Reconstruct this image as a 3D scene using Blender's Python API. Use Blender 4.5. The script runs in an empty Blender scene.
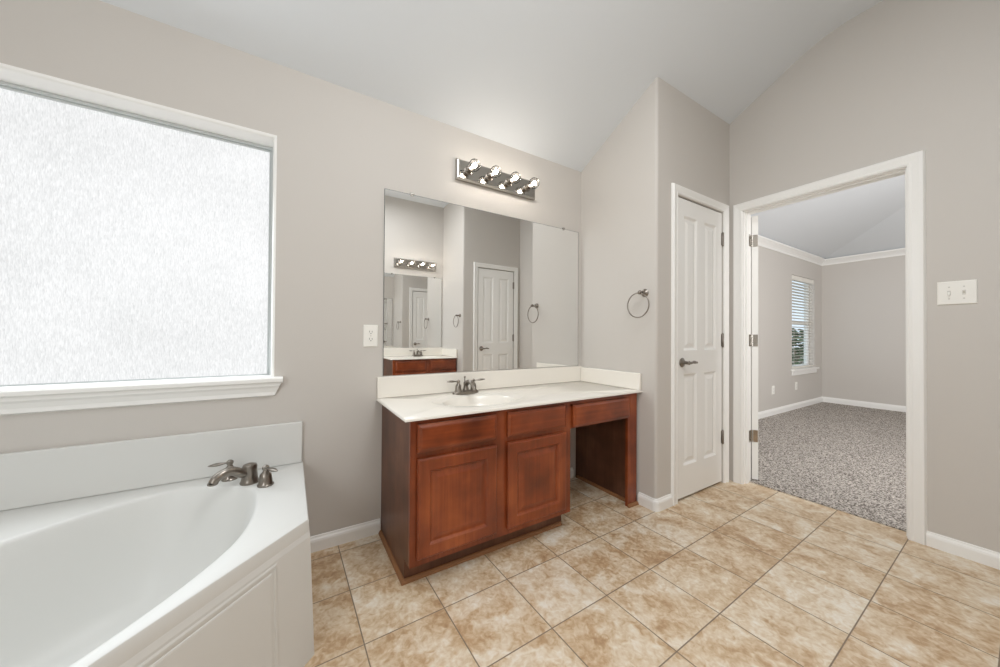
import bpy, bmesh, math, random
from mathutils import Vector, Matrix
random.seed(4)
S = bpy.context.scene
C = S.collection

# ------------------------------------------------------------------ camera, world, light, exposure
F_PX, YAW, PITCH, ROLL, H = 340.2, 0.5524, 0.0086, 0.0063, 1.0933
fw = Vector((math.sin(YAW)*math.cos(PITCH), math.cos(YAW)*math.cos(PITCH), math.sin(PITCH)))
rt = Vector((math.cos(YAW), -math.sin(YAW), 0)); up = rt.cross(fw)
r2 = rt*math.cos(ROLL)+up*math.sin(ROLL); u2 = -rt*math.sin(ROLL)+up*math.cos(ROLL)
cd = bpy.data.cameras.new('camera'); cam = bpy.data.objects.new('camera', cd); C.objects.link(cam)
cd.sensor_width = 36; cd.lens = F_PX*36/1000; cd.clip_start = 0.02
m = Matrix((r2, u2, -fw)).transposed().to_4x4(); m.translation = Vector((0, 0, H)); cam.matrix_world = m
S.camera = cam

W = bpy.data.worlds.new('sky'); S.world = W; W.use_nodes = True
W.node_tree.nodes['Background'].inputs[0].default_value = (0.78, 0.88, 1.0, 1)
W.node_tree.nodes['Background'].inputs[1].default_value = 1.15

def area(name, loc, target, sx, sy, power, col=(1, 1, 1)):
    l = bpy.data.lights.new(name, 'AREA'); l.shape = 'RECTANGLE'; l.size = sx; l.size_y = sy; l.energy = power; l.color = col
    o = bpy.data.objects.new(name, l); C.objects.link(o); o.location = loc
    o.rotation_euler = (Vector(target)-Vector(loc)).to_track_quat('-Z', 'Y').to_euler(); return o
area('left_fill', (-1.35, -0.25, 1.75), (1.9, 0.7, 1.35), 1.2, 1.3, 22, (0.93, 0.97, 1.0))  # added fill from the unseen left side
area('overhead_fill', (0.80, 0.25, 2.98), (0.95, 0.35, 0), 1.5, 0.7, 28, (0.96, 0.985, 1.0))  # added soft fill below the ceiling, not a fixture of the room
area('daylight_window', (-0.68, 2.02, 1.48), (-0.68, 0, 1.2), 1.1, 1.0, 12, (0.86, 0.94, 1.0))
area('bedroom_fill', (3.45, -1.0, 1.7), (7.8, 1.35, 1.9), 1.2, 1.6, 82, (1.0, 0.99, 0.98))  # added fill brightening the bedroom from beside the doorway, out of view
S.view_settings.view_transform = 'Standard'; S.view_settings.look = 'None'
S.view_settings.gamma = 1.0; S.view_settings.use_curve_mapping = False
S.view_settings.exposure = 0.09
S.cycles.use_denoising = True
S.cycles.max_bounces = 14; S.cycles.diffuse_bounces = 6; S.cycles.glossy_bounces = 8; S.cycles.transparent_max_bounces = 16
S.cycles.sample_clamp_indirect = 6.0; S.cycles.blur_glossy = 0.3

# ------------------------------------------------------------------ materials
def lin(r, g, b):
    f = lambda c: (c/255/12.92) if c/255 <= .04045 else ((c/255+.055)/1.055)**2.4
    return (f(r), f(g), f(b), 1)
def mat(name, col, rough=.5, metal=0, spec=.5, bump=None, coat=0):
    M = bpy.data.materials.new(name); M.use_nodes = True; nt = M.node_tree; b = nt.nodes['Principled BSDF']
    b.inputs['Base Color'].default_value = col; b.inputs['Roughness'].default_value = rough; b.inputs['Metallic'].default_value = metal
    b.inputs['Specular IOR Level'].default_value = spec
    if coat: b.inputs['Coat Weight'].default_value = coat; b.inputs['Coat Roughness'].default_value = .08
    if bump:
        sc, st, di = bump
        tc = nt.nodes.new('ShaderNodeTexCoord'); n = nt.nodes.new('ShaderNodeTexNoise'); n.inputs['Scale'].default_value = sc
        n.inputs['Detail'].default_value = 4
        bp = nt.nodes.new('ShaderNodeBump'); bp.inputs['Strength'].default_value = st; bp.inputs['Distance'].default_value = di
        nt.links.new(tc.outputs['Object'], n.inputs['Vector']); nt.links.new(n.outputs[0], bp.inputs['Height'])
        nt.links.new(bp.outputs[0], b.inputs['Normal'])
    return M
WALL = mat('wall_paint', lin(201, 196, 190), .55, bump=(90, .10, .002))
CEIL = mat('ceiling_paint', lin(221, 225, 229), .8, bump=(70, .12, .002))
TRIM = mat('trim_white', lin(240, 239, 236), .32)
DOORP = mat('door_white', lin(240, 239, 236), .22)
ACRYL = mat('tub_acrylic', lin(216, 216, 213), .38, spec=.35)
MARBLE = mat('cultured_marble', lin(238, 233, 224), .18, coat=.3)
NICKEL = mat('brushed_nickel', lin(142, 135, 127), .28, 1)
CHROME = mat('chrome', lin(190, 186, 180), .12, 1)
PLASTIC = mat('white_plastic', lin(238, 236, 230), .35)
SCREW = mat('painted_screw', lin(205, 202, 196), .5)
DARK = mat('dark_slot', lin(38, 34, 30), .6)
MIRROR = mat('mirror_silver', (.90, .905, .90, 1), .0, 1)
MEDGE = mat('mirror_edge', lin(92, 96, 94), .3)
ALU = mat('window_frame_grey', lin(200, 205, 205), .4)
RAWWOOD = mat('raw_wood', lin(142, 98, 62), .6)
BLIND = mat('blind_white', lin(232, 228, 220), .45)
GROUND = mat('outdoor_ground', lin(150, 145, 130), .9)
LEAF = mat('leaf_green', lin(92, 112, 78), .6)
FENCE = mat('fence_wood', lin(150, 132, 112), .8)

def wood(name, axis, ramp=((90, 38, 16), (130, 60, 28), (164, 85, 43)), cw=.2, rg=.30):
    M = mat(name, (1, 1, 1, 1), rg, coat=cw); nt = M.node_tree; b = nt.nodes['Principled BSDF']
    tc = nt.nodes.new('ShaderNodeTexCoord'); mp = nt.nodes.new('ShaderNodeMapping')
    sc = [60, 60, 60]; sc['xyz'.index(axis)] = 2.2; mp.inputs['Scale'].default_value = sc
    n = nt.nodes.new('ShaderNodeTexNoise'); n.inputs['Scale'].default_value = 1.0; n.inputs['Detail'].default_value = 6; n.inputs['Distortion'].default_value = .5
    n2 = nt.nodes.new('ShaderNodeTexNoise'); n2.inputs['Scale'].default_value = 5.0; n2.inputs['Detail'].default_value = 3
    mx = nt.nodes.new('ShaderNodeMath'); mx.operation = 'MULTIPLY_ADD'; mx.inputs[1].default_value = .26
    ad = nt.nodes.new('ShaderNodeMath'); ad.operation = 'MULTIPLY'; ad.inputs[1].default_value = .74
    r = nt.nodes.new('ShaderNodeValToRGB'); e = r.color_ramp.elements
    e[0].position = .32; e[0].color = lin(*ramp[0]); e[1].position = .70; e[1].color = lin(*ramp[2])
    x = e.new(.52); x.color = lin(*ramp[1])
    L = nt.links.new
    L(tc.outputs['Object'], mp.inputs[0]); L(mp.outputs[0], n.inputs['Vector']); L(tc.outputs['Object'], n2.inputs['Vector'])
    L(n2.outputs[0], ad.inputs[0]); L(n.outputs[0], mx.inputs[0]); L(ad.outputs[0], mx.inputs[2]); L(mx.outputs[0], r.inputs[0])
    L(r.outputs[0], b.inputs['Base Color']); return M
WV = wood('cherry_vertical', 'z'); WH = wood('cherry_horizontal', 'x'); DARKW = wood('dark_laminate', 'z', ((74, 43, 27), (98, 61, 42), (122, 82, 58)), 0, .42)

def tile_mat():
    M = mat('floor_tile', (1, 1, 1, 1), .34); nt = M.node_tree; b = nt.nodes['Principled BSDF']; L = nt.links.new
    def N(t): return nt.nodes.new(t)
    def mth(op, a, bb=None, c=None):
        n = N('ShaderNodeMath'); n.operation = op
        for i, v in enumerate((a, bb, c)):
            if v is None: continue
            if isinstance(v, (int, float)): n.inputs[i].default_value = v
            else: L(v, n.inputs[i])
        return n.outputs[0]
    tc = N('ShaderNodeTexCoord'); sp = N('ShaderNodeSeparateXYZ'); L(tc.outputs['Object'], sp.inputs[0])
    TX, TY, TA, TS = .229, 1.585, .0175, .3038
    c, s = math.cos(TA), math.sin(TA)
    X = mth('SUBTRACT', sp.outputs[0], TX); Y = mth('SUBTRACT', sp.outputs[1], TY)
    u = mth('DIVIDE', mth('ADD', mth('MULTIPLY', X, c), mth('MULTIPLY', Y, s)), TS)
    v = mth('DIVIDE', mth('SUBTRACT', mth('MULTIPLY', X, s), mth('MULTIPLY', Y, c)), TS)
    def edge(t):
        fr = mth('FRACT', t); return mth('MINIMUM', fr, mth('SUBTRACT', 1.0, fr))
    d = mth('MINIMUM', edge(u), edge(v))
    mr = N('ShaderNodeMapRange'); mr.interpolation_type = 'SMOOTHSTEP'
    mr.inputs['From Min'].default_value = .0045; mr.inputs['From Max'].default_value = .0095; L(d, mr.inputs['Value'])
    tile = mr.outputs[0]
    cb = N('ShaderNodeCombineXYZ'); L(mth('FLOOR', u), cb.inputs[0]); L(mth('FLOOR', v), cb.inputs[1])
    wn = N('ShaderNodeTexWhiteNoise'); wn.noise_dimensions = '3D'; L(cb.outputs[0], wn.inputs['Vector'])
    n1 = N('ShaderNodeTexNoise'); n1.noise_dimensions = '4D'; n1.inputs['Scale'].default_value = 7; n1.inputs['Detail'].default_value = 9
    n1.inputs['Roughness'].default_value = .62; n1.inputs['Distortion'].default_value = .7
    L(tc.outputs['Object'], n1.inputs['Vector']); L(mth('MULTIPLY', wn.outputs[0], 20.0), n1.inputs['W'])
    n2 = N('ShaderNodeTexNoise'); n2.noise_dimensions = '4D'; n2.inputs['Scale'].default_value = 34; n2.inputs['Detail'].default_value = 6; n2.inputs['Distortion'].default_value = 1.2
    L(tc.outputs['Object'], n2.inputs['Vector']); L(mth('MULTIPLY', wn.outputs[0], 9.0), n2.inputs['W'])
    mixv = mth('ADD', mth('MULTIPLY', n1.outputs[0], .64), mth('MULTIPLY', n2.outputs[0], .36))
    mixv = mth('ADD', mixv, mth('MULTIPLY', mth('SUBTRACT', wn.outputs[0], .5), .05))
    r = N('ShaderNodeValToRGB'); e = r.color_ramp.elements
    e[0].position = .34; e[0].color = lin(166, 132, 98); e[1].position = .64; e[1].color = lin(234, 226, 213)
    for p, col in ((.42, (188, 157, 122)), (.49, (209, 186, 156)), (.56, (223, 208, 186))):
        x = e.new(p); x.color = lin(*col)
    L(mixv, r.inputs[0])
    mc = N('ShaderNodeMix'); mc.data_type = 'RGBA'; mc.inputs[6].default_value = lin(138, 122, 104)
    L(tile, mc.inputs[0]); L(r.outputs[0], mc.inputs[7]); L(mc.outputs[2], b.inputs['Base Color'])
    rr = N('ShaderNodeMapRange'); rr.inputs['To Min'].default_value = .8; rr.inputs['To Max'].default_value = .36; L(tile, rr.inputs['Value']); L(rr.outputs[0], b.inputs['Roughness'])
    bp = N('ShaderNodeBump'); bp.inputs['Strength'].default_value = .5; bp.inputs['Distance'].default_value = .003
    hh = mth('ADD', tile, mth('MULTIPLY', n1.outputs[0], .25)); L(hh, bp.inputs['Height']); L(bp.outputs[0], b.inputs['Normal'])
    return M
TILE = tile_mat()

def carpet_mat():
    M = mat('carpet', (1, 1, 1, 1), .95, spec=.1); nt = M.node_tree; b = nt.nodes['Principled BSDF']; L = nt.links.new
    tc = nt.nodes.new('ShaderNodeTexCoord'); n = nt.nodes.new('ShaderNodeTexNoise'); n.inputs['Scale'].default_value = 100; n.inputs['Detail'].default_value = 4
    n.inputs['Roughness'].default_value = .7
    r = nt.nodes.new('ShaderNodeValToRGB'); e = r.color_ramp.elements
    e[0].position = .40; e[0].color = lin(84, 75, 68); e[1].position = .60; e[1].color = lin(226, 218, 210)
    bp = nt.nodes.new('ShaderNodeBump'); bp.inputs['Strength'].default_value = .9; bp.inputs['Distance'].default_value = .012
    L(tc.outputs['Object'], n.inputs['Vector']); L(n.outputs[0], r.inputs[0]); L(r.outputs[0], b.inputs['Base Color'])
    L(n.outputs[0], bp.inputs['Height']); L(bp.outputs[0], b.inputs['Normal']); return M
CARPET = carpet_mat()

def frosted_mat():
    M = mat('frosted_daylit_glass', lin(235, 238, 238), .25); nt = M.node_tree; b = nt.nodes['Principled BSDF']; L = nt.links.new
    tc = nt.nodes.new('ShaderNodeTexCoord'); mp = nt.nodes.new('ShaderNodeMapping'); mp.inputs['Scale'].default_value = (270, 60, 44)
    n = nt.nodes.new('ShaderNodeTexNoise'); n.inputs['Scale'].default_value = 1; n.inputs['Detail'].default_value = 5; n.inputs['Distortion'].default_value = .8
    n2 = nt.nodes.new('ShaderNodeTexNoise'); n2.inputs['Scale'].default_value = 2.2; n2.inputs['Detail'].default_value = 2
    ad = nt.nodes.new('ShaderNodeMath'); ad.operation = 'MULTIPLY_ADD'; ad.inputs[1].default_value = .35
    r = nt.nodes.new('ShaderNodeValToRGB'); e = r.color_ramp.elements
    e[0].position = .40; e[0].color = (.68, .695, .70, 1); e[1].position = .82; e[1].color = (.98, .99, 1, 1)
    L(tc.outputs['Object'], mp.inputs[0]); L(mp.outputs[0], n.inputs['Vector']); L(tc.outputs['Object'], n2.inputs['Vector'])
    L(n2.outputs[0], ad.inputs[0]); L(n.outputs[0], ad.inputs[2])
    L(ad.outputs[0], r.inputs[0]); L(r.outputs[0], b.inputs['Emission Color']); b.inputs['Emission Strength'].default_value = .85
    b.inputs['Base Color'].default_value = (.10, .10, .10, 1)
    bp = nt.nodes.new('ShaderNodeBump'); bp.inputs['Strength'].default_value = .4; bp.inputs['Distance'].default_value = .003
    L(n.outputs[0], bp.inputs['Height']); L(bp.outputs[0], b.inputs['Normal'])
    return M
FROST = frosted_mat()

def clear_mat(name, tint, w_=.12):
    M = bpy.data.materials.new(name); M.use_nodes = True; nt = M.node_tree; nt.nodes.remove(nt.nodes['Principled BSDF'])
    t = nt.nodes.new('ShaderNodeBsdfTransparent'); t.inputs[0].default_value = tint
    g = nt.nodes.new('ShaderNodeBsdfGlossy'); g.inputs['Roughness'].default_value = .03
    lw = nt.nodes.new('ShaderNodeLayerWeight'); lw.inputs[0].default_value = w_
    mx = nt.nodes.new('ShaderNodeMixShader'); o = nt.nodes['Material Output']; L = nt.links.new
    L(lw.outputs['Fresnel'], mx.inputs[0]); L(t.outputs[0], mx.inputs[1]); L(g.outputs[0], mx.inputs[2]); L(mx.outputs[0], o.inputs[0]); return M
BULBGLASS = clear_mat('clear_bulb_glass', (.97, .96, .94, 1)); PANE = clear_mat('window_glass', (.95, .97, .97, 1), .03)
def emit(name, col, s):
    M = mat(name, (1, 1, 1, 1)); b = M.node_tree.nodes['Principled BSDF']; b.inputs['Emission Color'].default_value = col; b.inputs['Emission Strength'].default_value = s; return M
GLOW = emit('glowing_filament', (1, .93, .84, 1), 52)

# ------------------------------------------------------------------ mesh helpers
def obj(name, bm, m, parent=None, smooth=False, bevel=0, seg=2):
    bmesh.ops.recalc_face_normals(bm, faces=bm.faces[:])
    me = bpy.data.meshes.new(name); bm.to_mesh(me); bm.free(); me.materials.append(m)
    o = bpy.data.objects.new(name, me); C.objects.link(o)
    if parent: o.parent = parent
    if bevel:
        b = o.modifiers.new('bevel', 'BEVEL'); b.width = bevel; b.segments = seg; b.limit_method = 'ANGLE'; b.angle_limit = math.radians(40)
    if smooth or bevel:
        for p in me.polygons: p.use_smooth = True
        try: me.set_sharp_from_angle(angle=math.radians(42 if smooth else 30))
        except Exception: pass
    return o
def box(bm, a, b):
    x0, x1 = sorted((a[0], b[0])); y0, y1 = sorted((a[1], b[1])); z0, z1 = sorted((a[2], b[2]))
    vs = [bm.verts.new(p) for p in ((x0,y0,z0),(x1,y0,z0),(x1,y1,z0),(x0,y1,z0),(x0,y0,z1),(x1,y0,z1),(x1,y1,z1),(x0,y1,z1))]
    for f in ((0,3,2,1),(4,5,6,7),(0,1,5,4),(1,2,6,5),(2,3,7,6),(3,0,4,7)): bm.faces.new([vs[i] for i in f])
def bx(*ps):
    bm = bmesh.new()
    for i in range(0, len(ps), 2): box(bm, ps[i], ps[i+1])
    return bm
def prism(bm, pts, vec):
    a = [bm.verts.new(p) for p in pts]; v = Vector(vec); b = [bm.verts.new(Vector(p)+v) for p in pts]; n = len(pts)
    bm.faces.new(a); bm.faces.new(b)
    for i in range(n): bm.faces.new((a[i], a[(i+1) % n], b[(i+1) % n], b[i]))
def loops(bm, rings, cap0=False, cap1=False, closed=True):
    R = [[bm.verts.new(p) for p in r] for r in rings]; n = len(R[0])
    for a, b in zip(R, R[1:]):
        for i in range(n if closed else n-1): bm.faces.new((a[i], a[(i+1) % n], b[(i+1) % n], b[i]))
    if cap0: bm.faces.new(R[0])
    if cap1: bm.faces.new(R[-1])
    return R
def frame_of(d):
    d = Vector(d).normalized(); a = Vector((0, 0, 1)) if abs(d.z) < .9 else Vector((1, 0, 0))
    x = d.cross(a).normalized(); return x, d.cross(x).normalized()
def tube(bm, pts, rad, n=12, flat=1.0):
    pts = [Vector(p) for p in pts]; rad = rad if isinstance(rad, (list, tuple)) else [rad]*len(pts)
    rings = []; px = None
    for i, p in enumerate(pts):
        d = pts[min(i+1, len(pts)-1)]-pts[max(i-1, 0)]; x, y = frame_of(d)
        if px is not None:
            x = (px-d.normalized()*px.dot(d.normalized())).normalized(); y = d.normalized().cross(x)
        px = x
        rings.append([p+x*math.cos(t)*rad[i]+y*math.sin(t)*rad[i]*flat for t in [2*math.pi*k/n for k in range(n)]])
    loops(bm, rings, True, True)
def lathe(bm, c, ax, prof, n=24):
    c = Vector(c); d = Vector(ax).normalized(); x, y = frame_of(d)
    loops(bm, [[c+d*h+(x*math.cos(t)+y*math.sin(t))*r for t in [2*math.pi*k/n for k in range(n)]] for r, h in prof], True, True)
def curve_pts(pts, n=8):
    P = [Vector(p) for p in pts]; out = []
    for i in range(len(P)-1):
        p0, p1, p2, p3 = P[max(i-1, 0)], P[i], P[i+1], P[min(i+2, len(P)-1)]
        for k in range(n):
            t = k/n; out.append(.5*((2*p1)+(p2-p0)*t+(2*p0-5*p1+4*p2-p3)*t*t+(3*p1-p0-3*p2+p3)*t**3))
    out.append(P[-1]); return out
def thing(name, label, cat, loc=(0, 0, 0), group=None):
    o = bpy.data.objects.new(name, None); C.objects.link(o); o.location = loc; o['label'] = label; o['category'] = cat
    o.empty_display_size = .05
    if group: o['group'] = group
    return o
def put(name, bm, m, t, **k):            # vertices given in world coordinates; t is an unrotated Empty
    off = Vector(t.matrix_basis.translation); q = t.parent
    while q: off += Vector(q.matrix_basis.translation); q = q.parent
    bmesh.ops.translate(bm, vec=-off, verts=bm.verts[:]); return obj(name, bm, m, t, **k)
def struct(name, bm, m, parent=None, label=None, cat=None, **k):
    o = obj(name, bm, m, parent, **k)
    if parent is None: tag_s(o, label, cat)
    return o
def tag_s(o, label=None, cat=None):
    o['kind'] = 'structure'
    if label: o['label'] = label
    if cat: o['category'] = cat
def sroot(name, label, cat):
    o = bpy.data.objects.new(name, None); C.objects.link(o); tag_s(o, label, cat); o.empty_display_size = .05; return o

# ------------------------------------------------------------------ room dimensions (metres)
D, XP, YC, XR = 1.969, 1.967, 1.309, 2.892      # window wall, partition face, closet face, right wall
XL, YF, YG = -1.46, -.93, -.22                 # left wall, opposite wall, opposite closet face
TOP = 3.25; XO = XR+.115                        # bedroom side of the right wall
BX, BY, BR = 7.80, 2.08, -1.75                  # bedroom walls

# floor and ceilings
struct('floor', bx((XL-.12, YF-.12, -.06), (XO-.02, D+.16, 0)), TILE, label='beige mottled ceramic tile bathroom floor with thin grout lines', cat='floor')
bm = bmesh.new(); prism(bm, [(XO-.022, BR-.1, 0), (BX+.1, BR-.1, 0), (BX+.1, BY+.1, 0), (XO-.022, BY+.1, 0)], (0, 0, -.06))
bmesh.ops.translate(bm, vec=(0, 0, .006), verts=bm.verts[:])
struct('floor_bedroom', bm, CARPET, label='speckled grey-beige carpet of the bedroom beyond the doorway', cat='carpet')
prof = [(D+.17, 3.043-.518*(D+.17-.749)), (D, 2.411)]
prof += [(.749+.16, 3.043-.518*.16-.0), (.749+.08, 2.998), (.749, 3.026), (.749-.08, 3.040), (.749-.16, 3.044), (YF-.12, 3.046)]
bm = bmesh.new(); pts = [(XL-.12, y, z) for y, z in prof]+[(XL-.12, y, z+.08) for y, z in reversed(prof)]
prism(bm, pts, (XO-XL+.1, 0, 0))
struct('ceiling', bm, CEIL, smooth=True, label='white bathroom ceiling sloping down to the window wall', cat='ceiling')
# bedroom ceiling: hipped, two planes meeting on a crease from the corner
sl, cb0 = .33, 2.44
ch = (3.02-cb0)/sl
bm = bmesh.new()
def cp(x, y): return (x, y, cb0+min(sl*(BY-y), sl*(BX-x), 3.02-cb0))
q = [cp(XO-.05, BY+.02), cp(BX, BY), cp(BX-ch, BY-ch), cp(XO-.05, BY-ch), cp(BX, BR), cp(BX-ch, BR), cp(XO-.05, BR)]
vs = [bm.verts.new(p) for p in q]
for f in ((0, 1, 2, 3), (1, 4, 5, 2), (3, 2, 5, 6)): bm.faces.new([vs[i] for i in f])
r = bmesh.ops.extrude_face_region(bm, geom=bm.faces[:]); bmesh.ops.translate(bm, vec=(0, 0, .08), verts=[v for v in r['geom'] if isinstance(v, bmesh.types.BMVert)])
struct('ceiling_bedroom', bm, CEIL, label='white vaulted bedroom ceiling with a hip crease', cat='ceiling')

# walls
WX0, WX1, WZ0, WZ1 = -1.30, -.079, .893, 2.046   # bathroom window opening
e = .015
struct('wall_back', bx((XL-.12, D, 0), (WX0-e, D+.16, TOP), (WX1+e, D, 0), (XO, D+.16, TOP), (WX0-e, D, 0), (WX1+e, D+.16, WZ0-.03), (WX0-e, D, WZ1+e), (WX1+e, D+.16, TOP)), WALL, label='grey-beige bathroom wall with the frosted window and vanity mirror', cat='wall')
def arc(cx, cy, r, a0, a1, n=7): return [(cx+r*math.cos(math.radians(a0+(a1-a0)*k/n)), cy+r*math.sin(math.radians(a0+(a1-a0)*k/n))) for k in range(n+1)]
OX0, OX1, OT = 2.19, 2.79, 2.045                 # closet door opening
def ell(yw, yc, sgn):
    """partition footprint: face x=XP from wall yw to closet face yc, round corner, stub to the door opening"""
    r = .02; c = arc(XP+r, yc+sgn*r, r, 180, 270) if sgn > 0 else arc(XP+r, yc-r, r, 180, 90)
    return [(XP, yw)]+c+[(OX0, yc), (OX0, yc+sgn*.11), (XP+.11, yc+sgn*.11), (XP+.11, yw)]
bm = bmesh.new(); prism(bm, [(x, y, 0) for x, y in ell(D, YC, 1)], (0, 0, TOP-.01))
struct('wall_partition', bm, WALL, smooth=True, label='grey-beige partition wall beside the vanity with a rounded corner', cat='wall')
bm = bmesh.new(); prism(bm, [(x, y, 0) for x, y in ell(YF, YG, -1)], (0, 0, TOP-.01))
struct('wall_front_partition', bm, WALL, smooth=True, label='grey-beige partition beside the second vanity, seen in the mirror', cat='wall')
struct('wall_closet', bx((OX0, YC, OT), (OX1, YC+.11, TOP-.02), (OX1, YC, 0), (XR, YC+.11, TOP-.02)), WALL, label='grey-beige wall around the narrow closet door', cat='wall')
struct('wall_front_closet', bx((OX0, YG, OT), (OX1, YG-.11, TOP-.02), (OX1, YG, 0), (XR, YG-.11, TOP-.02)), WALL, label='grey-beige wall around the second closet door, seen in the mirror', cat='wall')
DY0, DY1, DT = .421, 1.212, 2.042                 # bedroom doorway
struct('wall_right', bx((XR, YF-.12, 0), (XO, DY0-.006, TOP), (XR, DY1+.006, 0), (XO, BY+.1, TOP), (XR, DY0-.006, DT+.006), (XO, DY1+.006, TOP)), WALL, label='grey-beige wall with the doorway to the bedroom and the light switch', cat='wall')
struct('wall_front', bx((XL-.12, YF-.12, 0), (XR, YF, TOP)), WALL, label='grey-beige wall behind the camera, seen in the mirror', cat='wall')
struct('wall_left', bx((XL-.12, YF, 0), (XL, D, TOP)), WALL, label='grey-beige wall at the far side of the tub', cat='wall')
BW0, BW1, BZ0, BZ1 = 6.51, 7.45, .62, 2.07
struct('wall_bedroom_left', bx((XO, BY, 0), (BW0, BY+.14, TOP), (BW1, BY, 0), (BX+.1, BY+.14, TOP), (BW0, BY, 0), (BW1, BY+.14, BZ0), (BW0, BY, BZ1), (BW1, BY+.14, TOP)), WALL, label='grey bedroom wall with the blinded window', cat='wall')
struct('wall_bedroom_back', bx((BX, BR, 0), (BX+.1, BY, TOP)), WALL, label='grey far wall of the bedroom', cat='wall')
struct('wall_bedroom_right', bx((XO, BR-.1, 0), (BX+.1, BR, TOP)), WALL, label='grey bedroom wall hidden to the right of the doorway', cat='wall')

# baseboards
BP = [(0, 0), (.014, 0), (.014, .050), (.011, .060), (.006, .066), (.004, .074), (0, .076)]
def base(name, a, b, n, label, k=1.0):
    bm = bmesh.new(); n = Vector((n[0], n[1], 0))
    prism(bm, [Vector((a[0], a[1], 0))+n*t+Vector((0, 0, z*k)) for t, z in BP], (b[0]-a[0], b[1]-a[1], 0))
    struct(name, bm, TRIM, label=label, cat='baseboard')
base('baseboard_back', (.09, D), (.436, D), (0, -1), 'white baseboard between the tub and the vanity')
base('baseboard_knee_space', (1.37, D), (1.885, D), (0, -1), 'white baseboard at the back of the vanity knee space')
bm = bmesh.new(); path = [(XP, 1.432)]+arc(XP+.02, YC+.02, .02, 180, 270, 6)+[(2.122, YC)]
rings = []
for i, p in enumerate(path):
    a = Vector(path[max(i-1, 0)]+(0,)); b = Vector(path[min(i+1, len(path)-1)]+(0,)); d = (b-a).normalized(); n = Vector((-d.y, d.x, 0))
    n = -n if n.x > 0 or n.y > 0 else n
    if i == 0: n = Vector((-1, 0, 0))
    if i == len(path)-1: n = Vector((0, -1, 0))
    rings.append([Vector((p[0], p[1], 0))+n*t+Vector((0, 0, z)) for t, z in BP])
loops(bm, rings, True, True)
struct('baseboard_partition', bm, TRIM, label='white baseboard wrapping the partition corner', cat='baseboard')
base('baseboard_right', (XR, .354), (XR, YG), (-1, 0), 'white baseboard on the wall under the light switch')
base('baseboard_front_closet', (XP+.03, YG), (2.122, YG), (0, 1), 'white baseboard beside the second closet door')
base('baseboard_bedroom_left', (XO, BY), (BX, BY), (0, -1), 'white baseboard under the bedroom window', 1.25)
base('baseboard_bedroom_back', (BX, BY), (BX, BR), (-1, 0), 'white baseboard on the far bedroom wall', 1.25)

# crown moulding in the bedroom
CPRO = [(0, 2.345), (.010, 2.345), (.014, 2.366), (.030, 2.388), (.058, 2.415), (.070, 2.424), (.070, 2.445), (0, 2.445)]
bm = bmesh.new(); prism(bm, [(XO, BY-t, z) for t, z in CPRO], (BX-XO, 0, 0)); struct('trim_1', bm, TRIM, label='white crown moulding over the bedroom window wall', cat='crown moulding')
bm = bmesh.new(); prism(bm, [(BX-t, BY, z) for t, z in CPRO], (0, BR-BY, 0)); struct('trim_2', bm, TRIM, label='white crown moulding on the far bedroom wall', cat='crown moulding')

# door casings (mitred profile)
CASE = [(.004, 0), (.004, .010), (.012, .014), (.022, .011), (.030, .013), (.046, .017), (.058, .018), (.062, .012), (.066, 0)]
def casing(name, P, u0, u1, top, label, parent=None, k=1.0):
    """P(u, out, z) maps to world"""
    CS = [(o*k, t) for o, t in CASE]
    bm = bmesh.new()
    rings = [[P(u0-o, t, 0) for o, t in CS], [P(u0-o, t, top+o) for o, t in CS], [P(u1+o, t, top+o) for o, t in CS], [P(u1+o, t, 0) for o, t in CS]]
    loops(bm, rings, True, True); return struct(name, bm, TRIM, parent, label, 'door trim')
casing('trim_3', lambda u, t, z: (u, YC-t, z), OX0, OX1, OT, 'white casing around the closet door beside the towel ring')
casing('trim_4', lambda u, t, z: (u, YG+t, z), OX0, OX1, OT, 'white casing around the second closet door, seen in the mirror')
casing('trim_5', lambda u, t, z: (XR-t, u, z), DY0, DY1, DT, 'white casing around the open bedroom doorway', k=1.06)
casing('trim_6', lambda u, t, z: (XO+t, u, z), DY0, DY1, DT, 'white casing on the bedroom side of the doorway')
struct('trim_7', bx((XR+.001, DY0-.006, 0), (XO-.001, DY0, DT), (XR+.001, DY1, 0), (XO-.001, DY1+.006, DT), (XR+.001, DY0, DT), (XO-.001, DY1, DT+.006),
     (XR+.030, DY0, 0), (XR+.066, DY0+.007, DT), (XR+.030, DY1-.007, 0), (XR+.066, DY1, DT), (XR+.030, DY0+.007, DT-.009), (XR+.066, DY1-.007, DT)), TRIM, label='white jamb and stop lining the bedroom doorway', cat='door jamb')

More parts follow.
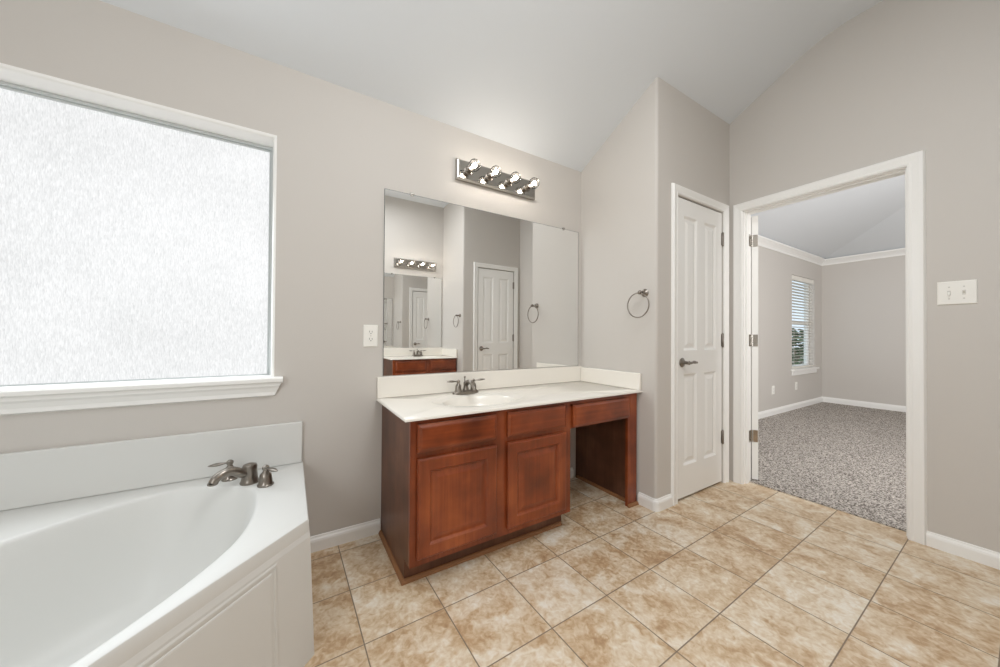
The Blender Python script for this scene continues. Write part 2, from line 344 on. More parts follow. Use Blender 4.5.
# ------------------------------------------------------------------ panelled doors
def panel_face(bm, P, x0, x1, z0, z1, pans, th):
    xs = sorted({x0, x1, *[p[0] for p in pans], *[p[1] for p in pans]}); zs = sorted({z0, z1, *[p[2] for p in pans], *[p[3] for p in pans]})
    for sgn, d0 in ((1, 0), (-1, th)):
        V = {(i, j): bm.verts.new(P(x, d0, z)) for i, x in enumerate(xs) for j, z in enumerate(zs)}
        for i in range(len(xs)-1):
            for j in range(len(zs)-1):
                a, b, c, d = xs[i], xs[i+1], zs[j], zs[j+1]
                if (a, b, c, d) not in pans:
                    bm.faces.new((V[i, j], V[i+1, j], V[i+1, j+1], V[i, j+1])); continue
                prev = [V[i, j], V[i+1, j], V[i+1, j+1], V[i, j+1]]
                for ins, dep in ((.006, .004), (.014, .010), (.026, .010), (.050, .003)):
                    cur = [bm.verts.new(P(*q)) for q in ((a+ins, d0+sgn*dep, c+ins), (b-ins, d0+sgn*dep, c+ins), (b-ins, d0+sgn*dep, d-ins), (a+ins, d0+sgn*dep, d-ins))]
                    for k in range(4): bm.faces.new((prev[k], prev[(k+1) % 4], cur[(k+1) % 4], cur[k]))
                    prev = cur
                bm.faces.new(prev)
    e = [(x0, z0), (x1, z0), (x1, z1), (x0, z1)]
    for k in range(4):
        (a, c), (b, d) = e[k], e[(k+1) % 4]
        bm.faces.new([bm.verts.new(P(*q)) for q in ((a, 0, c), (b, 0, d), (b, th, d), (a, th, c))])
def lever(bm, P, x, z, sx):
    """lever handle; P(u, depth, z), depth negative = out of the door"""
    o = Vector(P(x, 0, z)); out = (Vector(P(x, -1, z))-o).normalized(); side = (Vector(P(x+1, 0, z))-o).normalized()*sx
    lathe(bm, o, out, [(.031, 0), (.032, .004), (.027, .009), (.016, .013), (.011, .018), (.011, .046), (.014, .050), (.010, .056)], 20)
    pts = [o+out*.048, o+out*.050+side*.03, o+out*.050+side*.055+Vector((0, 0, .004)), o+out*.050+side*.078+Vector((0, 0, .001)), o+out*.050+side*.096]
    tube(bm, curve_pts(pts, 4), [.010]*4+[.0085]*4+[.0105]*4+[.008]*4+[.005], 10)
def hinge(bm, P, x, z):
    """butt hinge knuckle standing proud at the door edge"""
    o = Vector(P(x, 0, z)); out = (Vector(P(x, -1, z))-o).normalized(); side = (Vector(P(x+1, 0, z))-o).normalized()
    lathe(bm, o+out*.005+Vector((0, 0, -.048)), (0, 0, 1), [(.003, -.006), (.007, -.001), (.0075, 0), (.0075, .096), (.006, .098), (.002, .104)], 12)
    for s in (-1, 1):
        c = o+side*s*.006; n = out*.0015
        prism(bm, [c-side*.009+Vector((0, 0, -.046)), c+side*.009+Vector((0, 0, -.046)), c+side*.009+Vector((0, 0, .046)), c-side*.009+Vector((0, 0, .046))], n)
def closet_door(name, P, label):
    r = sroot(name, label, 'door'); x0, x1 = OX0+.008, OX1-.010
    pans = [(2.275, 2.440, 1.005, 1.925), (2.535, 2.700, 1.005, 1.925), (2.275, 2.440, .225, .845), (2.535, 2.700, .225, .845)]
    bm = bmesh.new(); panel_face(bm, P, x0, x1, .014, OT-.008, pans, .035)
    obj('door_leaf', bm, DOORP, r)
    bm = bmesh.new(); lever(bm, P, x0+.055, .925, 1); obj('lever_handle', bm, NICKEL, r, smooth=True)
    for z in (1.84, 1.075, .345):
        bm = bmesh.new(); hinge(bm, P, x1+.006, z); obj('hinge', bm, NICKEL, r, smooth=True)
    return r
closet_door('door_1', lambda u, d, z: (u, YC+.003+d, z), 'white four-panel closet door beside the towel ring with a lever handle')
closet_door('door_3', lambda u, d, z: (u, YG-.003-d, z), 'white four-panel closet door seen only in the vanity mirror')
# bedroom door swung wide open into the bedroom, seen on its hinge edge
r = sroot('door_2', 'white bedroom door swung open, showing only its hinge edge at the left jamb', 'door')
r.location = (XO+.012, DY1-.003, 0)
ang = math.radians(32); dv = Vector((math.cos(ang), math.sin(ang), 0)); nv = Vector((math.sin(ang), -math.cos(ang), 0))
PD = lambda u, d, z: dv*u+nv*(.040-d)+Vector((0, 0, z))
bm = bmesh.new(); panel_face(bm, PD, .004, .745, .014, DT-.01, [(.11, .325, 1.03, 1.925), (.42, .635, 1.03, 1.925), (.11, .325, .225, .865), (.42, .635, .225, .865)], .040)
obj('door_leaf', bm, DOORP, r)
bm = bmesh.new(); lever(bm, PD, .69, .925, -1); obj('lever_handle', bm, NICKEL, r, smooth=True)
for z in (1.84, 1.075, .345):
    bm = bmesh.new()
    prism(bm, [PD(.0025, .003, z-.045), PD(.0025, .033, z-.045), PD(.0025, .033, z+.045), PD(.0025, .003, z+.045)], -dv*.0025+Vector((0, 0, 0)))
    tube(bm, [PD(-.003, .042, z-.045), PD(-.003, .042, z+.045)], .006, 10)
    j = Vector((-.012, .0025, z))                       # jamb leaf
    prism(bm, [j+Vector((-.036, -.0005, -.045)), j+Vector((.006, -.0005, -.045)), j+Vector((.006, -.0005, .045)), j+Vector((-.036, -.0005, .045))], (0, -.002, 0))
    obj('hinge', bm, CHROME, r, smooth=True)

# ------------------------------------------------------------------ bathroom window
w = sroot('window_1', 'large frosted bathroom window above the tub', 'window')
RP = arc(0, .022, .022, -90, -90, 1)
bm = bmesh.new()
prof = [(.015-.015*math.sin(math.radians(a)), .015-.015*math.cos(math.radians(a))) for a in range(0, 91, 15)]+[(0, .10), (0, .135)]   # (outset from the opening, depth into the wall)
def ring(o, d): return [(WX0-o, D+d, WZ0-.028), (WX0-o, D+d, WZ1+o), (WX1+o, D+d, WZ1+o), (WX1+o, D+d, WZ0-.028)]
loops(bm, [ring(o, d) for o, d in prof], closed=False)
struct('reveal', bm, TRIM, w, smooth=True)
fd = D+.105
bm = bmesh.new()
def fr(bm, a, b, c, d, t, y0, y1): box(bm, (a, y0, c), (a+t, y1, d)); box(bm, (b-t, y0, c), (b, y1, d)); box(bm, (a+t, y0, c), (b-t, y1, c+t)); box(bm, (a+t, y0, d-t), (b-t, y1, d))
fr(bm, WX0, WX1, WZ0-.016, WZ1, .012, fd, fd+.045)
fr(bm, WX0+.012, WX1-.012, WZ0-.004, WZ1-.012, .008, fd+.012, fd+.04)
obj('window_frame', bm, ALU, w, bevel=.002)
obj('frosted_pane', bx((WX0+.015, fd+.022, WZ0), (WX1-.015, fd+.03, WZ1-.015)), FROST, w)
bm = bmesh.new(); SP = [(.104, .866), (-.036, .866), (-.042, .872), (-.042, .886), (-.036, .893), (.104, .893)]
prism(bm, [(WX0, D+y, z) for y, z in SP[:1]]+[(WX0, D+y, z) for y, z in SP[1:]], (WX1-WX0, 0, 0))
for xa, xb in ((WX0-.051, WX0), (WX1, WX1+.051)): prism(bm, [(xa, D+min(y, -.001), z) for y, z in SP], (xb-xa, 0, 0))
obj('window_stool', bm, TRIM, w)
bm = bmesh.new(); AP = [(0, .866), (-.030, .866), (-.030, .852), (-.022, .842), (-.014, .822), (-.014, .806), (0, .800)]
L_, R_ = WX0-.045, WX1+.045
loops(bm, [[(L_+(.866-z)*.45, D+y, z) for y, z in AP], [(R_-(.866-z)*.45, D+y, z) for y, z in AP]], True, True)
obj('sill_apron', bm, TRIM, w)

# ------------------------------------------------------------------ bedroom window, blind, and the yard outside
w2 = sroot('window_2', 'narrow double-hung bedroom window behind the white blind', 'window')
bm = bmesh.new(); fr(bm, BW0+.001, BW1-.001, BZ0, BZ1, .035, BY+.07, BY+.13); box(bm, (BW0+.035, BY+.075, 1.325), (BW1-.035, BY+.125, 1.375)); obj('window_frame', bm, TRIM, w2, bevel=.003)
obj('glass_pane', bx((BW0+.03, BY+.098, BZ0+.03), (BW1-.03, BY+.102, BZ1-.03)), PANE, w2)
obj('window_stool', bx((BW0-.05, BY-.05, BZ0-.028), (BW1+.05, BY-.001, BZ0), (BW0+.001, BY-.002, BZ0-.0005), (BW1-.001, BY+.07, BZ0+.004)), TRIM, w2, bevel=.004)
obj('sill_apron', bx((BW0-.03, BY-.022, BZ0-.095), (BW1+.03, BY-.001, BZ0-.028)), TRIM, w2, bevel=.006)
bl = thing('window_blind', 'white slatted blind hanging open in the bedroom window', 'blind', (6.98, BY+.035, BZ0+.006))
put('head_rail', bx((BW0+.012, BY+.003, BZ1-.075), (BW1-.012, BY+.06, BZ1-.004)), BLIND, bl, bevel=.004)
bm = bmesh.new(); z = BZ0+.06
while z < BZ1-.10:
    for k in (0,):
        prism(bm, [(BW0+.018, BY+.010, z+.004), (BW0+.018, BY+.035, z+.003), (BW0+.018, BY+.060, z-.004), (BW0+.018, BY+.060, z-.007), (BW0+.018, BY+.035, z), (BW0+.018, BY+.010, z+.001)], (BW1-BW0-.036, 0, 0))
    z += .0455
put('slats', bm, BLIND, bl)
put('bottom_rail', bx((BW0+.016, BY+.012, BZ0+.008), (BW1-.016, BY+.058, BZ0+.03)), BLIND, bl, bevel=.003)
for x in (BW0+.12, BW1-.12):
    for yy in (BY+.012, BY+.058):
        bm = bmesh.new(); tube(bm, [(x, yy, BZ0+.02), (x, yy, BZ1-.06)], .0016, 6); put('ladder_cord', bm, BLIND, bl)
struct('ground_outside', bx((4, BY+.16, -.5), (70, 40, -.42)), GROUND, label='pale ground outside the bedroom window', cat='ground')
bm = bmesh.new(); c0 = Vector((14.2, 4.45, .62))
for i in range(900):
    d = Vector((random.gauss(0, 1), random.gauss(0, 1), random.gauss(0, 1))).normalized(); p = c0+Vector((d.x*.85, d.y*.85, d.z*.8))*random.uniform(.75, 1.0)
    a, b = frame_of((random.gauss(0, 1), random.gauss(0, 1), random.gauss(0, 1)))
    vs = [bm.verts.new(p+a*.11*s+b*.05*t) for s, t in ((-1, 0), (0, -1), (1, 0), (0, 1))]; bm.faces.new(vs)
tr = thing('shrub', 'green shrub in the yard outside the bedroom window', 'shrub', (14.2, 4.45, -.42))
put('foliage', bm, LEAF, tr)
bm = bmesh.new(); tube(bm, [(14.2, 4.45, -.42), (14.2, 4.45, .7)], [.06, .03], 8)
for k in range(5): tube(bm, [(14.2, 4.45, .1), (14.2+.5*math.cos(k*1.26), 4.45+.5*math.sin(k*1.26), .8)], [.025, .01], 6)
put('trunk', bm, FENCE, tr)

# ------------------------------------------------------------------ vanities
def rect_relief(bm, Wf, x0, x1, z0, z1, q0, steps):
    prev = None
    rings = [[Wf(x0+i, q0+h, z0+i), Wf(x1-i, q0+h, z0+i), Wf(x1-i, q0+h, z1-i), Wf(x0+i, q0+h, z1-i)] for i, h in steps]
    loops(bm, rings, True, True)
DOORST = [(0, 0), (0, .013), (.004, .018), (.010, .020), (.053, .020), (.058, .016), (.062, .010), (.068, .009), (.092, .017), (.098, .0175)]
DRAWST = [(0, 0), (0, .011), (.006, .014), (.014, .019), (.020, .020)]
def vanity(yw, d, x0, x1, cols, zt, label, group, knee=None):
    Wf = lambda x, q, z: (x, yw+d*q, z)
    def B(*ps):
        bm = bmesh.new()
        for i in range(0, len(ps), 2): box(bm, Wf(*ps[i]), Wf(*ps[i+1]))
        return bm
    t = thing('vanity_cabinet', label, 'cabinet', ((x0+x1)/2, yw+d*.25, 0), group)
    dz = zt-.727
    bm = bmesh.new()
    prism(bm, [Wf(x0, .004, 0), Wf(x0, .458, 0), Wf(x0, .458, .102), Wf(x0, .512, .102), Wf(x0, .512, zt), Wf(x0, .004, zt)], (.016, 0, 0))
    prism(bm, [Wf(x1-.016, .004, 0), Wf(x1-.016, .458, 0), Wf(x1-.016, .458, .102), Wf(x1-.016, .512, .102), Wf(x1-.016, .512, zt), Wf(x1-.016, .004, zt)], (.016, 0, 0))
    box(bm, Wf(x0+.016, .004, .102), Wf(x1-.016, .512, .12)); box(bm, Wf(x0+.016, .004, .12), Wf(x1-.016, .010, zt))
    put('carcass', bm, DARKW, t)
    # face frame
    zr = [(.102, .150), (.545+dz, .595+dz), (zt-.022, zt)]
    bm = B((x0, .512, .102), (cols[0][0]+.012, .531, zt), (cols[-1][1]-.012, .512, .102), (x1, .531, zt))
    for (a, b), (c, e_) in zip(cols, cols[1:]): box(bm, Wf(b-.012, .512, .102), Wf(c+.012, .531, zt))
    for a, b in cols:
        for za, zb in zr: box(bm, Wf(a+.012, .512, za), Wf(b-.012, .531, zb))
    put('face_frame', bm, WV, t)
    put('toe_kick', B((x0+.016, .440, 0), (x1-.016, .457, .102)), DARKW, t)
    for a, b in cols:
        bm = bmesh.new(); rect_relief(bm, Wf, a, b, .135, .557+dz, .5345, DOORST); put('cabinet_door', bm, WV, t)
        bm = bmesh.new(); rect_relief(bm, Wf, a, b, .583+dz, .706+dz, .5345, DRAWST); put('drawer_front', bm, WH, t)
    # raw shoe moulding round the foot
    sp = [(0, 0), (.015, 0), (.013, .009), (.007, .016), (0, .018)]
    bm = bmesh.new()
    rings = [[Wf(x0-s-.0005, .015, z) for s, z in sp], [Wf(x0-s-.0005, .459+s, z) for s, z in sp], [Wf(x1-.008, .459+s, z) for s, z in sp]]
    loops(bm, rings, True, True); put('shoe_moulding', bm, RAWWOOD, t)
    if knee:
        kx0, kx1, kx2 = knee     # drawer from kx0 to kx1, leg stile to kx2
        put('knee_rail', B((x1, .512, .572), (kx1, .531, .586), (x1, .512, .698), (kx1, .531, zt), (x1, .512, .586), (kx0+.012, .531, zt-.022)), WH, t)
        put('knee_drawer_box', B((kx0+.02, .06, .600), (kx1-.02, .512, .690)), WH, t)
        bm = bmesh.new(); rect_relief(bm, Wf, kx0+.006, kx1-.003, .580, .706, .5345, DRAWST); put('drawer_front', bm, WH, t)
        put('leg_stile', B((kx1, .512, 0), (kx2, .531, zt)), WV, t); put('leg_panel', B((kx2-.032, .004, 0), (kx2-.012, .5115, zt)), DARKW, t)
        bm = bmesh.new(); xs = kx2-.032
        rings = [[Wf(xs-s, .020, z) for s, z in sp], [Wf(xs-s, .494, z) for s, z in sp]]; loops(bm, rings, True, True)
        rings = [[Wf(kx1-.004, .532+s, z) for s, z in sp], [Wf(kx2+.004, .532+s, z) for s, z in sp]]; loops(bm, rings, True, True)
        put('leg_shoe_moulding', bm, RAWWOOD, t)
    return t
vanity(D, -1, .440, 1.36, [(.468, .862), (.927, 1.314)], .734, 'cherry vanity cabinet with two doors and an open knee space at right', 'cherry vanity cabinets', (1.362, 1.860, 1.948))
vanity(YF, 1, 1.094, 1.962, [(1.127, 1.520), (1.580, 1.945)], .792, 'second cherry vanity cabinet, seen only in the mirror', 'cherry vanity cabinets')

def countertop(yw, d, x0, x1, zt, bx_, label, side=True):
    """zt = underside height; top = zt+.032; basin centre bx_ along x"""
    Wf = lambda x, q, z: (x, yw+d*q, z); T = zt+.013; Q0, Q1 = .0005, .560
    t = thing('countertop', label, 'countertop', ((x0+x1)/2, yw+d*.28, zt))
    cq = .292; ang = sorted({2*math.pi*k/72 for k in range(72)} | {math.atan2(q-cq, x-bx_) % (2*math.pi) for x in (x0, x1) for q in (Q0, Q1)})
    def rect(a, ins):
        cx, cy = math.cos(a), math.sin(a); k = 1e9
        for lim, c, o in ((x1-ins, cx, bx_), (x0+ins, cx, bx_), (Q1-ins, cy, cq), (Q0+ins, cy, cq)):
            if abs(c) > 1e-9:
                s = (lim-o)/c
                if s > 0: k = min(k, s)
        return bx_+cx*k, cq+cy*k
    def el(a, ra, rb, z, oq=0): return Wf(bx_+ra*math.cos(a), cq+oq+rb*math.sin(a), z)
    rings = [[Wf(*rect(a, 0), zt) for a in ang], [Wf(*rect(a, 0), T-.006) for a in ang], [Wf(*rect(a, .002), T-.002) for a in ang], [Wf(*rect(a, .006), T) for a in ang],
             [el(a, .276, .186, T) for a in ang], [el(a, .268, .180, T-.001) for a in ang], [el(a, .256, .172, T-.006) for a in ang], [el(a, .215, .158, T-.009) for a in ang],
             [el(a, .207, .153, T-.012) for a in ang], [el(a, .199, .147, T-.020) for a in ang], [el(a, .185, .136, T-.05) for a in ang], [el(a, .155, .112, T-.09) for a in ang],
             [el(a, .10, .075, T-.118) for a in ang], [el(a, .022, .022, T-.126) for a in ang]]
    bm = bmesh.new(); loops(bm, rings, False, True); put('basin_slab', bm, MARBLE, t, smooth=True)
    bm = bmesh.new(); lathe(bm, Wf(bx_, cq, T-.1265), (0, 0, 1), [(.021, 0), (.021, .002), (.016, .004), (.006, .003)], 20); put('drain', bm, CHROME, t, smooth=True)
    bm = bmesh.new(); box(bm, Wf(x0+.002, .0005, T), Wf(x1-.001, .020, T+.117)); put('backsplash', bm, MARBLE, t, bevel=.003)
    if side:
        bm = bmesh.new(); box(bm, Wf(x1-.020, .0205, T), Wf(x1-.001, .555, T+.110)); put('side_splash', bm, MARBLE, t, bevel=.004)
    return t
countertop(D, -1, .410, XP-.0005, .734, .90, 'cream cultured-marble countertop with an oval basin below the large mirror')
countertop(YF, 1, 1.062, XP-.0005, .792, 1.55, 'cream countertop with basin on the second vanity, seen in the mirror')

def sink_faucet(x, y, z, d, label):
    t = thing('sink_faucet', label, 'faucet', (x, y, z), 'nickel sink faucets')
    o = Vector((x, y, z))
    bm = bmesh.new(); rr = []
    for k, h in ((1, 0), (1, .008), (.9, .016), (.55, .021)):
        rr.append([o+Vector((math.copysign(abs(math.cos(a))**.6, math.cos(a))*.086*k, math.sin(a)*.027*k, h)) for a in [2*math.pi*i/32 for i in range(32)]])
    loops(bm, rr, True, True); put('base_plate', bm, NICKEL, t, smooth=True)
    bm = bmesh.new()
    lathe(bm, o+Vector((0, 0, .014)), (0, 0, 1), [(.020, 0), (.017, .012), (.014, .03), (.015, .05), (.012, .058), (.004, .062)], 20)
    pts = curve_pts([o+Vector((0, 0, .048)), o+Vector((0, d*.03, .073)), o+Vector((0, d*.07, .072)), o+Vector((0, d*.105, .050)), o+Vector((0, d*.112, .036))], 5)
    tube(bm, pts, [.013+(.011-.013)*i/(len(pts)-1) for i in range(len(pts))], 14)
    put('spout', bm, NICKEL, t, smooth=True)
    bm = bmesh.new(); c = o+Vector((0, -d*.016, .03)); tube(bm, [c, c+Vector((0, 0, .062))], .0032, 8); lathe(bm, c+Vector((0, 0, .06)), (0, 0, 1), [(.003, 0), (.0065, .004), (.0065, .009), (.003, .013)], 12)
    put('lift_rod', bm, NICKEL, t, smooth=True)
    for s in (-1, 1):
        c = o+Vector((s*.051, 0, .010)); bm = bmesh.new()
        lathe(bm, c, (0, 0, 1), [(.025, 0), (.024, .006), (.019, .012), (.017, .035), (.0155, .043), (.009, .050), (.0075, .056), (.011, .062), (.011, .068), (.006, .073), (.002, .075)], 20)
        h = put('handle', bm, NICKEL, t, smooth=True)
        bm = bmesh.new(); c2 = c+Vector((0, 0, .065)); dr = Vector((s*.95, d*.12, .05))
        pts = [c2+dr*k for k in (.006, .018, .026, .038, .052, .066, .076, .082)]; tube(bm, pts, [.006, .005, .0065, .0095, .0105, .008, .005, .002], 12, .6)
        obj('lever', bm, NICKEL, h, smooth=True).matrix_basis = Matrix.Translation(-Vector((x, y, z)))
    return t
sink_faucet(.912, D-.098, .747, -1, 'brushed-nickel two-lever faucet on the near vanity counter')
sink_faucet(1.55, YF+.098, .805, 1, 'brushed-nickel faucet on the second vanity, seen in the mirror')

def wall_mirror(yw, d, x0, x1, z0, z1, label, clips):
    t = thing('wall_mirror', label, 'mirror', ((x0+x1)/2, yw, z0), 'frameless wall mirrors')
    bm = bmesh.new(); box(bm, (x0+.0025, yw+d*.0005, z0+.001), (x1-.0025, yw+d*.006, z1-.002)); put('mirror_glass', bm, MIRROR, t)
    bm = bmesh.new()
    for a, b in (((x0, z0), (x0+.0025, z1)), ((x1-.0025, z0), (x1, z1)), ((x0+.0025, z1-.002), (x1-.0025, z1))): box(bm, (a[0], yw+d*.0005, a[1]), (b[0], yw+d*.0062, b[1]))
    put('glass_edge', bm, MEDGE, t)
    for c in clips:
        bm = bmesh.new(); box(bm, (c-.012, yw+d*.0005, z1), (c+.012, yw+d*.010, z1+.010)); box(bm, (c-.009, yw+d*.0063, z1-.010), (c+.009, yw+d*.010, z1)); put('mirror_clip', bm, CHROME, t, bevel=.002)
wall_mirror(D, -1, .443, 1.935, .868, 1.921, 'large frameless mirror above the near vanity counter', (.599, 1.776))
wall_mirror(YF, 1, 1.08, 1.945, .924, 1.965, 'frameless mirror over the second vanity, seen reflected in the large mirror', (1.2, 1.83))

def vanity_light(xc, yw, d, zc, label):
    t = thing('vanity_light', label, 'light fixture', (xc, yw, zc), 'four-bulb vanity light bars'); hw, hh = .308, .064
    bm = bmesh.new(); rings = []
    for i, q in ((0, .001), (0, .022), (.006, .030), (.012, .032)):
        rings.append([(xc-hw+i, yw+d*q, zc-hh+i), (xc+hw-i, yw+d*q, zc-hh+i), (xc+hw-i, yw+d*q, zc+hh-i), (xc-hw+i, yw+d*q, zc+hh-i)])
    loops(bm, rings, True, True); put('back_plate', bm, CHROME, t)
    for k in range(4):
        x = xc+(k-1.5)*.1525; o = Vector((x, yw+d*.032, zc)); ax = (0, d, 0)
        bm = bmesh.new(); lathe(bm, o, ax, [(.027, 0), (.027, .003), (.021, .006), (.019, .012), (.019, .044), (.021, .048), (.016, .050)], 20); put('socket', bm, NICKEL, t, smooth=True)
        bm = bmesh.new(); R = .036; c = .048+R
        prof = [(.014, .046), (.016, .050)]+[(R*math.sin(a), c-R*math.cos(a)) for a in [math.radians(b) for b in range(26, 180, 11)]]+[(.001, c+R)]
        lathe(bm, o, ax, prof, 24); b = put('bulb', bm, BULBGLASS, t, smooth=True)
        bm = bmesh.new(); lathe(bm, o, ax, [(.003, .050), (.004, .06), (.010, .068), (.0135, .078), (.0135, .086), (.010, .095), (.003, .1)], 14)
        f = obj('filament', bm, GLOW, b, smooth=True); f.matrix_basis = Matrix.Translation(-Vector((xc, yw, zc)))
vanity_light(1.180, D, -1, 2.142, 'chrome light bar with four clear globe bulbs above the large mirror')
vanity_light(1.535, YF, 1, 2.125, 'chrome four-bulb light bar over the second vanity, seen in the mirror')

# ------------------------------------------------------------------ towel rings
def towel_ring(x, y, z, label, d):
    t = thing('towel_ring', label, 'towel ring', (x, y, z), 'nickel towel rings')
    o = Vector((x, y, z)); bm = bmesh.new()
    lathe(bm, o, (-1, 0, 0), [(.025, 0), (.026, .004), (.021, .009), (.013, .013), (.010, .02), (.010, .046), (.013, .050), (.013, .062), (.008, .068), (.002, .07)], 20)
    put('wall_mount', bm, NICKEL, t, smooth=True)
    bm = bmesh.new(); R = .079; c = o+Vector((-.056, d*.014, -R-.002)); n = 48
    rings = []
    for k in range(n+1):
        a = 2*math.pi*k/n; u = Vector((0, math.sin(a), math.cos(a))); rings.append([c+u*(R+.0042*math.cos(b))+Vector((1, 0, 0))*.0042*math.sin(b) for b in [2*math.pi*i/10 for i in range(10)]])
    loops(bm, rings); bmesh.ops.remove_doubles(bm, verts=bm.verts[:], dist=1e-5); put('ring', bm, NICKEL, t, smooth=True)
towel_ring(XP, 1.390, 1.382, 'nickel towel ring on the partition wall beside the vanity', 1)
towel_ring(XP, YG-.085, 1.375, 'nickel towel ring beside the second vanity, seen in the mirror', -1)

# ------------------------------------------------------------------ outlets and switch
def plate(name, P, hu, hz, label, cat, group, kind, gangs=1):
    """P(u, out, z): u across, z up, centred"""
    o = Vector(P(0, 0, 0)); t = thing(name, label, cat, o, group)
    def Bx(a, b):
        bm = bmesh.new(); box(bm, P(*a), P(*b)); return bm
    bm = bmesh.new(); loops(bm, [[P(-hu+i, q, -hz+i), P(hu-i, q, -hz+i), P(hu-i, q, hz-i), P(-hu+i, q, hz-i)] for i, q in ((0, .0005), (0, .003), (.003, .006), (.005, .0065))], True, True)
    put('cover_plate', bm, PLASTIC, t)
    if kind == 'outlet':
        for s in (-1, 1):
            bm = bmesh.new(); zc = s*.0195
            loops(bm, [[P(.017*k*math.copysign(abs(math.cos(a))**.7, math.cos(a)), q, zc+.0145*k*math.copysign(abs(math.sin(a))**.6, math.sin(a))) for a in [2*math.pi*i/24 for i in range(24)]] for k, q in ((1, .006), (1, .0085), (.93, .009))], True, True)
            r_ = put('receptacle', bm, PLASTIC, t)
            bm = bmesh.new()
            for du, h in ((-.0065, .009), (.0065, .0075)): box(bm, P(du-.0011, .0088, zc-.001), P(du+.0011, .0094, zc+h))
            box(bm, P(-.0022, .0088, zc-.009), P(.0022, .0094, zc-.0045))
            bmesh.ops.translate(bm, vec=-o, verts=bm.verts[:]); obj('slots', bm, DARK, r_)
        put('screw', Bx((-.003, .0064, -.003), (.003, .0075, .003)), SCREW, t, bevel=.001)
    else:
        for k in range(gangs):
            u = (k-(gangs-1)/2)*.046
            bm = Bx((u-.0055, .006, -.012), (u+.0055, .0072, .012)); put('toggle_slot', bm, SCREW, t)
            bm = bmesh.new(); s = 1 if k == 0 else -1
            loops(bm, [[P(u-.004, .006, z0-.006), P(u+.004, .006, z0-.006), P(u+.004, .006, z0+.006), P(u-.004, .006, z0+.006)] if q == 0 else [P(u-.003, .019, s*.011+z0-.004), P(u+.003, .019, s*.011+z0-.004), P(u+.003, .019, s*.011+z0+.004), P(u-.003, .019, s*.011+z0+.004)] for q, z0 in ((0, 0), (1, 0))], True, True)
            put('toggle', bm, PLASTIC, t, bevel=.001)
            for s in (-1, 1): put('screw', Bx((u-.003, .0064, s*.030-.003), (u+.003, .0072, s*.030+.003)), SCREW, t, bevel=.001)
plate('wall_outlet', lambda u, q, z: (.3765+u, D-q, 1.092+z), .0375, .060, 'white double outlet on the bathroom wall left of the mirror', 'outlet', 'white wall outlets', 'outlet')
plate('wall_outlet', lambda u, q, z: (5.84+u, BY-q, .357+z), .040, .060, 'white outlet low on the bedroom wall, nearer the doorway', 'outlet', 'white wall outlets', 'outlet')
plate('wall_outlet', lambda u, q, z: (6.67+u, BY-q, .357+z), .040, .060, 'white outlet low on the bedroom wall below the window', 'outlet', 'white wall outlets', 'outlet')
plate('light_switch', lambda u, q, z: (XR-q, .254+u, 1.331+z), .0615, .060, 'white two-toggle switch plate right of the bedroom doorway', 'light switch', None, 'switch', 2)

# ------------------------------------------------------------------ corner bathtub
tub = thing('bathtub', 'white corner bathtub with angled front under the frosted window', 'bathtub', (-.7, 1.2, 0))
ZD = .465
OUT = [(.061, D-.002), (.061, 1.339), (-.83, .448), (XL+.002, .448), (XL+.002, D-.002)]
mid = Vector((-.3885, .894)); ts = Vector((1, 1)).normalized(); tn = Vector((-1, 1)).normalized()
half = [(0, .036), (.12, .040), (.22, .050), (.32, .068), (.42, .096), (.50, .132), (.57, .178), (.64, .238), (.70, .300), (.745, .355), (.763, .405), (.765, .46), (.752, .545), (.725, .62), (.68, .685), (.60, .735), (.48, .768), (.30, .79), (.12, .80)]
bs = [Vector((s, n, 0)) for s, n in half]+[Vector((-s, n, 0)) for s, n in reversed(half[1:])]
loop = curve_pts(bs+[bs[0]], 5)[:-1]
BC = mid+tn*.44                                     # basin centre
inner = [mid+ts*p.x+tn*p.y for p in loop]
def ray_poly(dirv):
    best = 1e9
    for i in range(len(OUT)):
        a, b = Vector(OUT[i]), Vector(OUT[(i+1) % len(OUT)]); e_ = b-a; den = dirv.x*e_.y-dirv.y*e_.x
        if abs(den) < 1e-9: continue
        w_ = a-BC; s = (w_.x*e_.y-w_.y*e_.x)/den; u = (w_.x*dirv.y-w_.y*dirv.x)/den
        if s > 0 and -1e-6 <= u <= 1+1e-6: best = min(best, s)
    return BC+dirv*best
outer = [ray_poly((p-BC).normalized()) for p in inner]
for c in OUT:                                        # snap the nearest ray onto each true corner
    k = min(range(len(outer)), key=lambda i: (outer[i]-Vector(c)).length); outer[k] = Vector(c)
def off(ptl, dd):                                    # pull a loop towards the basin centre by dd
    return [p+(BC-p).normalized()*dd for p in ptl]
def z3(l, z): return [(p.x, p.y, z) for p in l]
def scl(l, kx, z, sh=0): return [(BC.x+(p.x-BC.x)*kx-ts.x*sh, BC.y+(p.y-BC.y)*kx-ts.y*sh, z) for p in l]
bm = bmesh.new()
loops(bm, [z3(outer, ZD-.045), z3(outer, ZD-.008), z3(off(outer, .003), ZD-.002), z3(off(outer, .009), ZD), z3(off(inner, -.014), ZD), z3(off(inner, -.006), ZD-.001), z3(off(inner, 0), ZD-.006),
           z3(off(inner, .006), ZD-.016), scl(inner, .965, ZD-.06), scl(inner, .93, ZD-.14), scl(inner, .88, ZD-.24), scl(inner, .82, ZD-.33), scl(inner, .74, ZD-.385), scl(inner, .60, ZD-.405), scl(inner, .3, ZD-.41)], False, True)
put('tub_shell', bm, ACRYL, tub, smooth=True)
bm = bmesh.new(); lathe(bm, (BC.x+.30, BC.y+.30, ZD-.404), (0, 0, 1), [(.03, 0), (.03, .003), (.022, .005), (.01, .004)], 20); put('drain', bm, CHROME, tub, smooth=True)
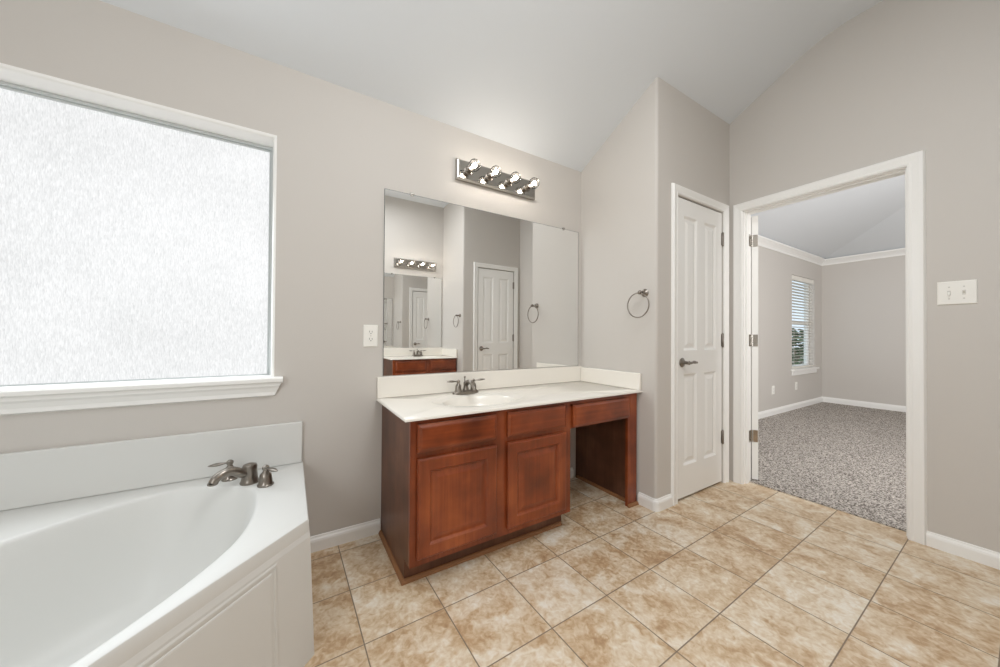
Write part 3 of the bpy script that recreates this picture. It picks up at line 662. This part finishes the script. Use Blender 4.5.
# apron: drafted slightly outward at the foot
r2_ = math.sqrt(.5)
def apl(o, z):
    return [(.061+o, D-.002, z), (.061+o, 1.339-o*(math.sqrt(2)-1), z), (-.83+o*(math.sqrt(2)-1), .448-o, z), (XL+.002, .448-o, z), (XL+.002, D-.002, z)]
bm = bmesh.new(); loops(bm, [apl(-.003, ZD-.030), apl(.004, ZD-.06), apl(.020, 0)], False, False)
put('apron', bm, ACRYL, tub)
def AP_(s, z, o): 
    dft = .004+.016*(1-z/(ZD-.06)); p = mid+ts*s-tn*(dft+o); return (p.x, p.y, z)
bm = bmesh.new()
def fl(s, z0, z1, o): return [AP_(-s, z0, o), AP_(s, z0, o), AP_(s, z1, o), AP_(-s, z1, o)]
loops(bm, [fl(.503, .045, .398, -.001), fl(.503, .045, .398, .004), fl(.498, .050, .393, .0055), fl(.492, .056, .387, .0055), fl(.4895, .0585, .3845, .0005), fl(.4865, .0615, .3815, .0005), fl(.483, .065, .378, .005), fl(.478, .070, .373, .006)], False, True)
put('access_panel', bm, ACRYL, tub)
bm = bmesh.new(); box(bm, (XL+.003, D-.022, ZD), (.056, D-.002, .665)); put('back_splash', bm, ACRYL, tub, bevel=.004)
bm = bmesh.new(); box(bm, (XL+.003, .448, ZD), (XL+.022, D-.023, .665)); put('side_splash', bm, ACRYL, tub, bevel=.004)

# roman tub faucet on the deck
tf = thing('tub_faucet', 'brushed-nickel tub faucet with spout and two levers on the deck corner', 'faucet', (-.141, 1.794, ZD))
o = Vector((-.141, 1.794, ZD)); dr = Vector((-.84, -.54, 0)).normalized(); al = Vector((.62, -.78, 0)).normalized()
bm = bmesh.new()
lathe(bm, o, (0, 0, 1), [(.034, 0), (.035, .005), (.031, .012), (.028, .03), (.026, .055), (.027, .068), (.024, .077), (.012, .082), (.001, .083)], 28)
pts = curve_pts([o+Vector((0, 0, .042)), o+dr*.030+Vector((0, 0, .050)), o+dr*.062+Vector((0, 0, .070)), o+dr*.092+Vector((0, 0, .074)), o+dr*.120+Vector((0, 0, .062)), o+dr*.132+Vector((0, 0, .046))], 5)
tube(bm, pts, [.019+(.016-.019)*i/(len(pts)-1) for i in range(len(pts))], 16)
lathe(bm, pts[-1]+Vector((0, 0, -.006)), (0, 0, 1), [(.014, 0), (.0175, .003), (.0175, .008)], 16)
put('spout', bm, NICKEL, tf, smooth=True)
for s, q, lv in ((-1, Vector((-.218, 1.880, ZD)), Vector((-1, -.08, -.03))), (1, Vector((-.082, 1.730, ZD)), Vector((.5, -.87, .02)))):
    bm = bmesh.new(); lathe(bm, q, (0, 0, 1), [(.029, 0), (.030, .005), (.025, .011), (.0235, .03), (.021, .045), (.013, .054), (.0095, .060), (.0095, .064), (.013, .069), (.013, .077), (.007, .083), (.001, .085)], 24)
    h = put('handle', bm, NICKEL, tf, smooth=True)
    bm = bmesh.new(); c2 = q+Vector((0, 0, .073)); lv = lv.normalized()
    tube(bm, [c2+lv*k*(.86 if s < 0 else 1) for k in (.006, .016, .026, .040, .054, .068, .080, .086)], [.0075, .0055, .0075, .011, .012, .009, .005, .002], 14, .6)
    l_ = obj('lever', bm, NICKEL, h, smooth=True); l_.matrix_basis = Matrix.Translation(-o)
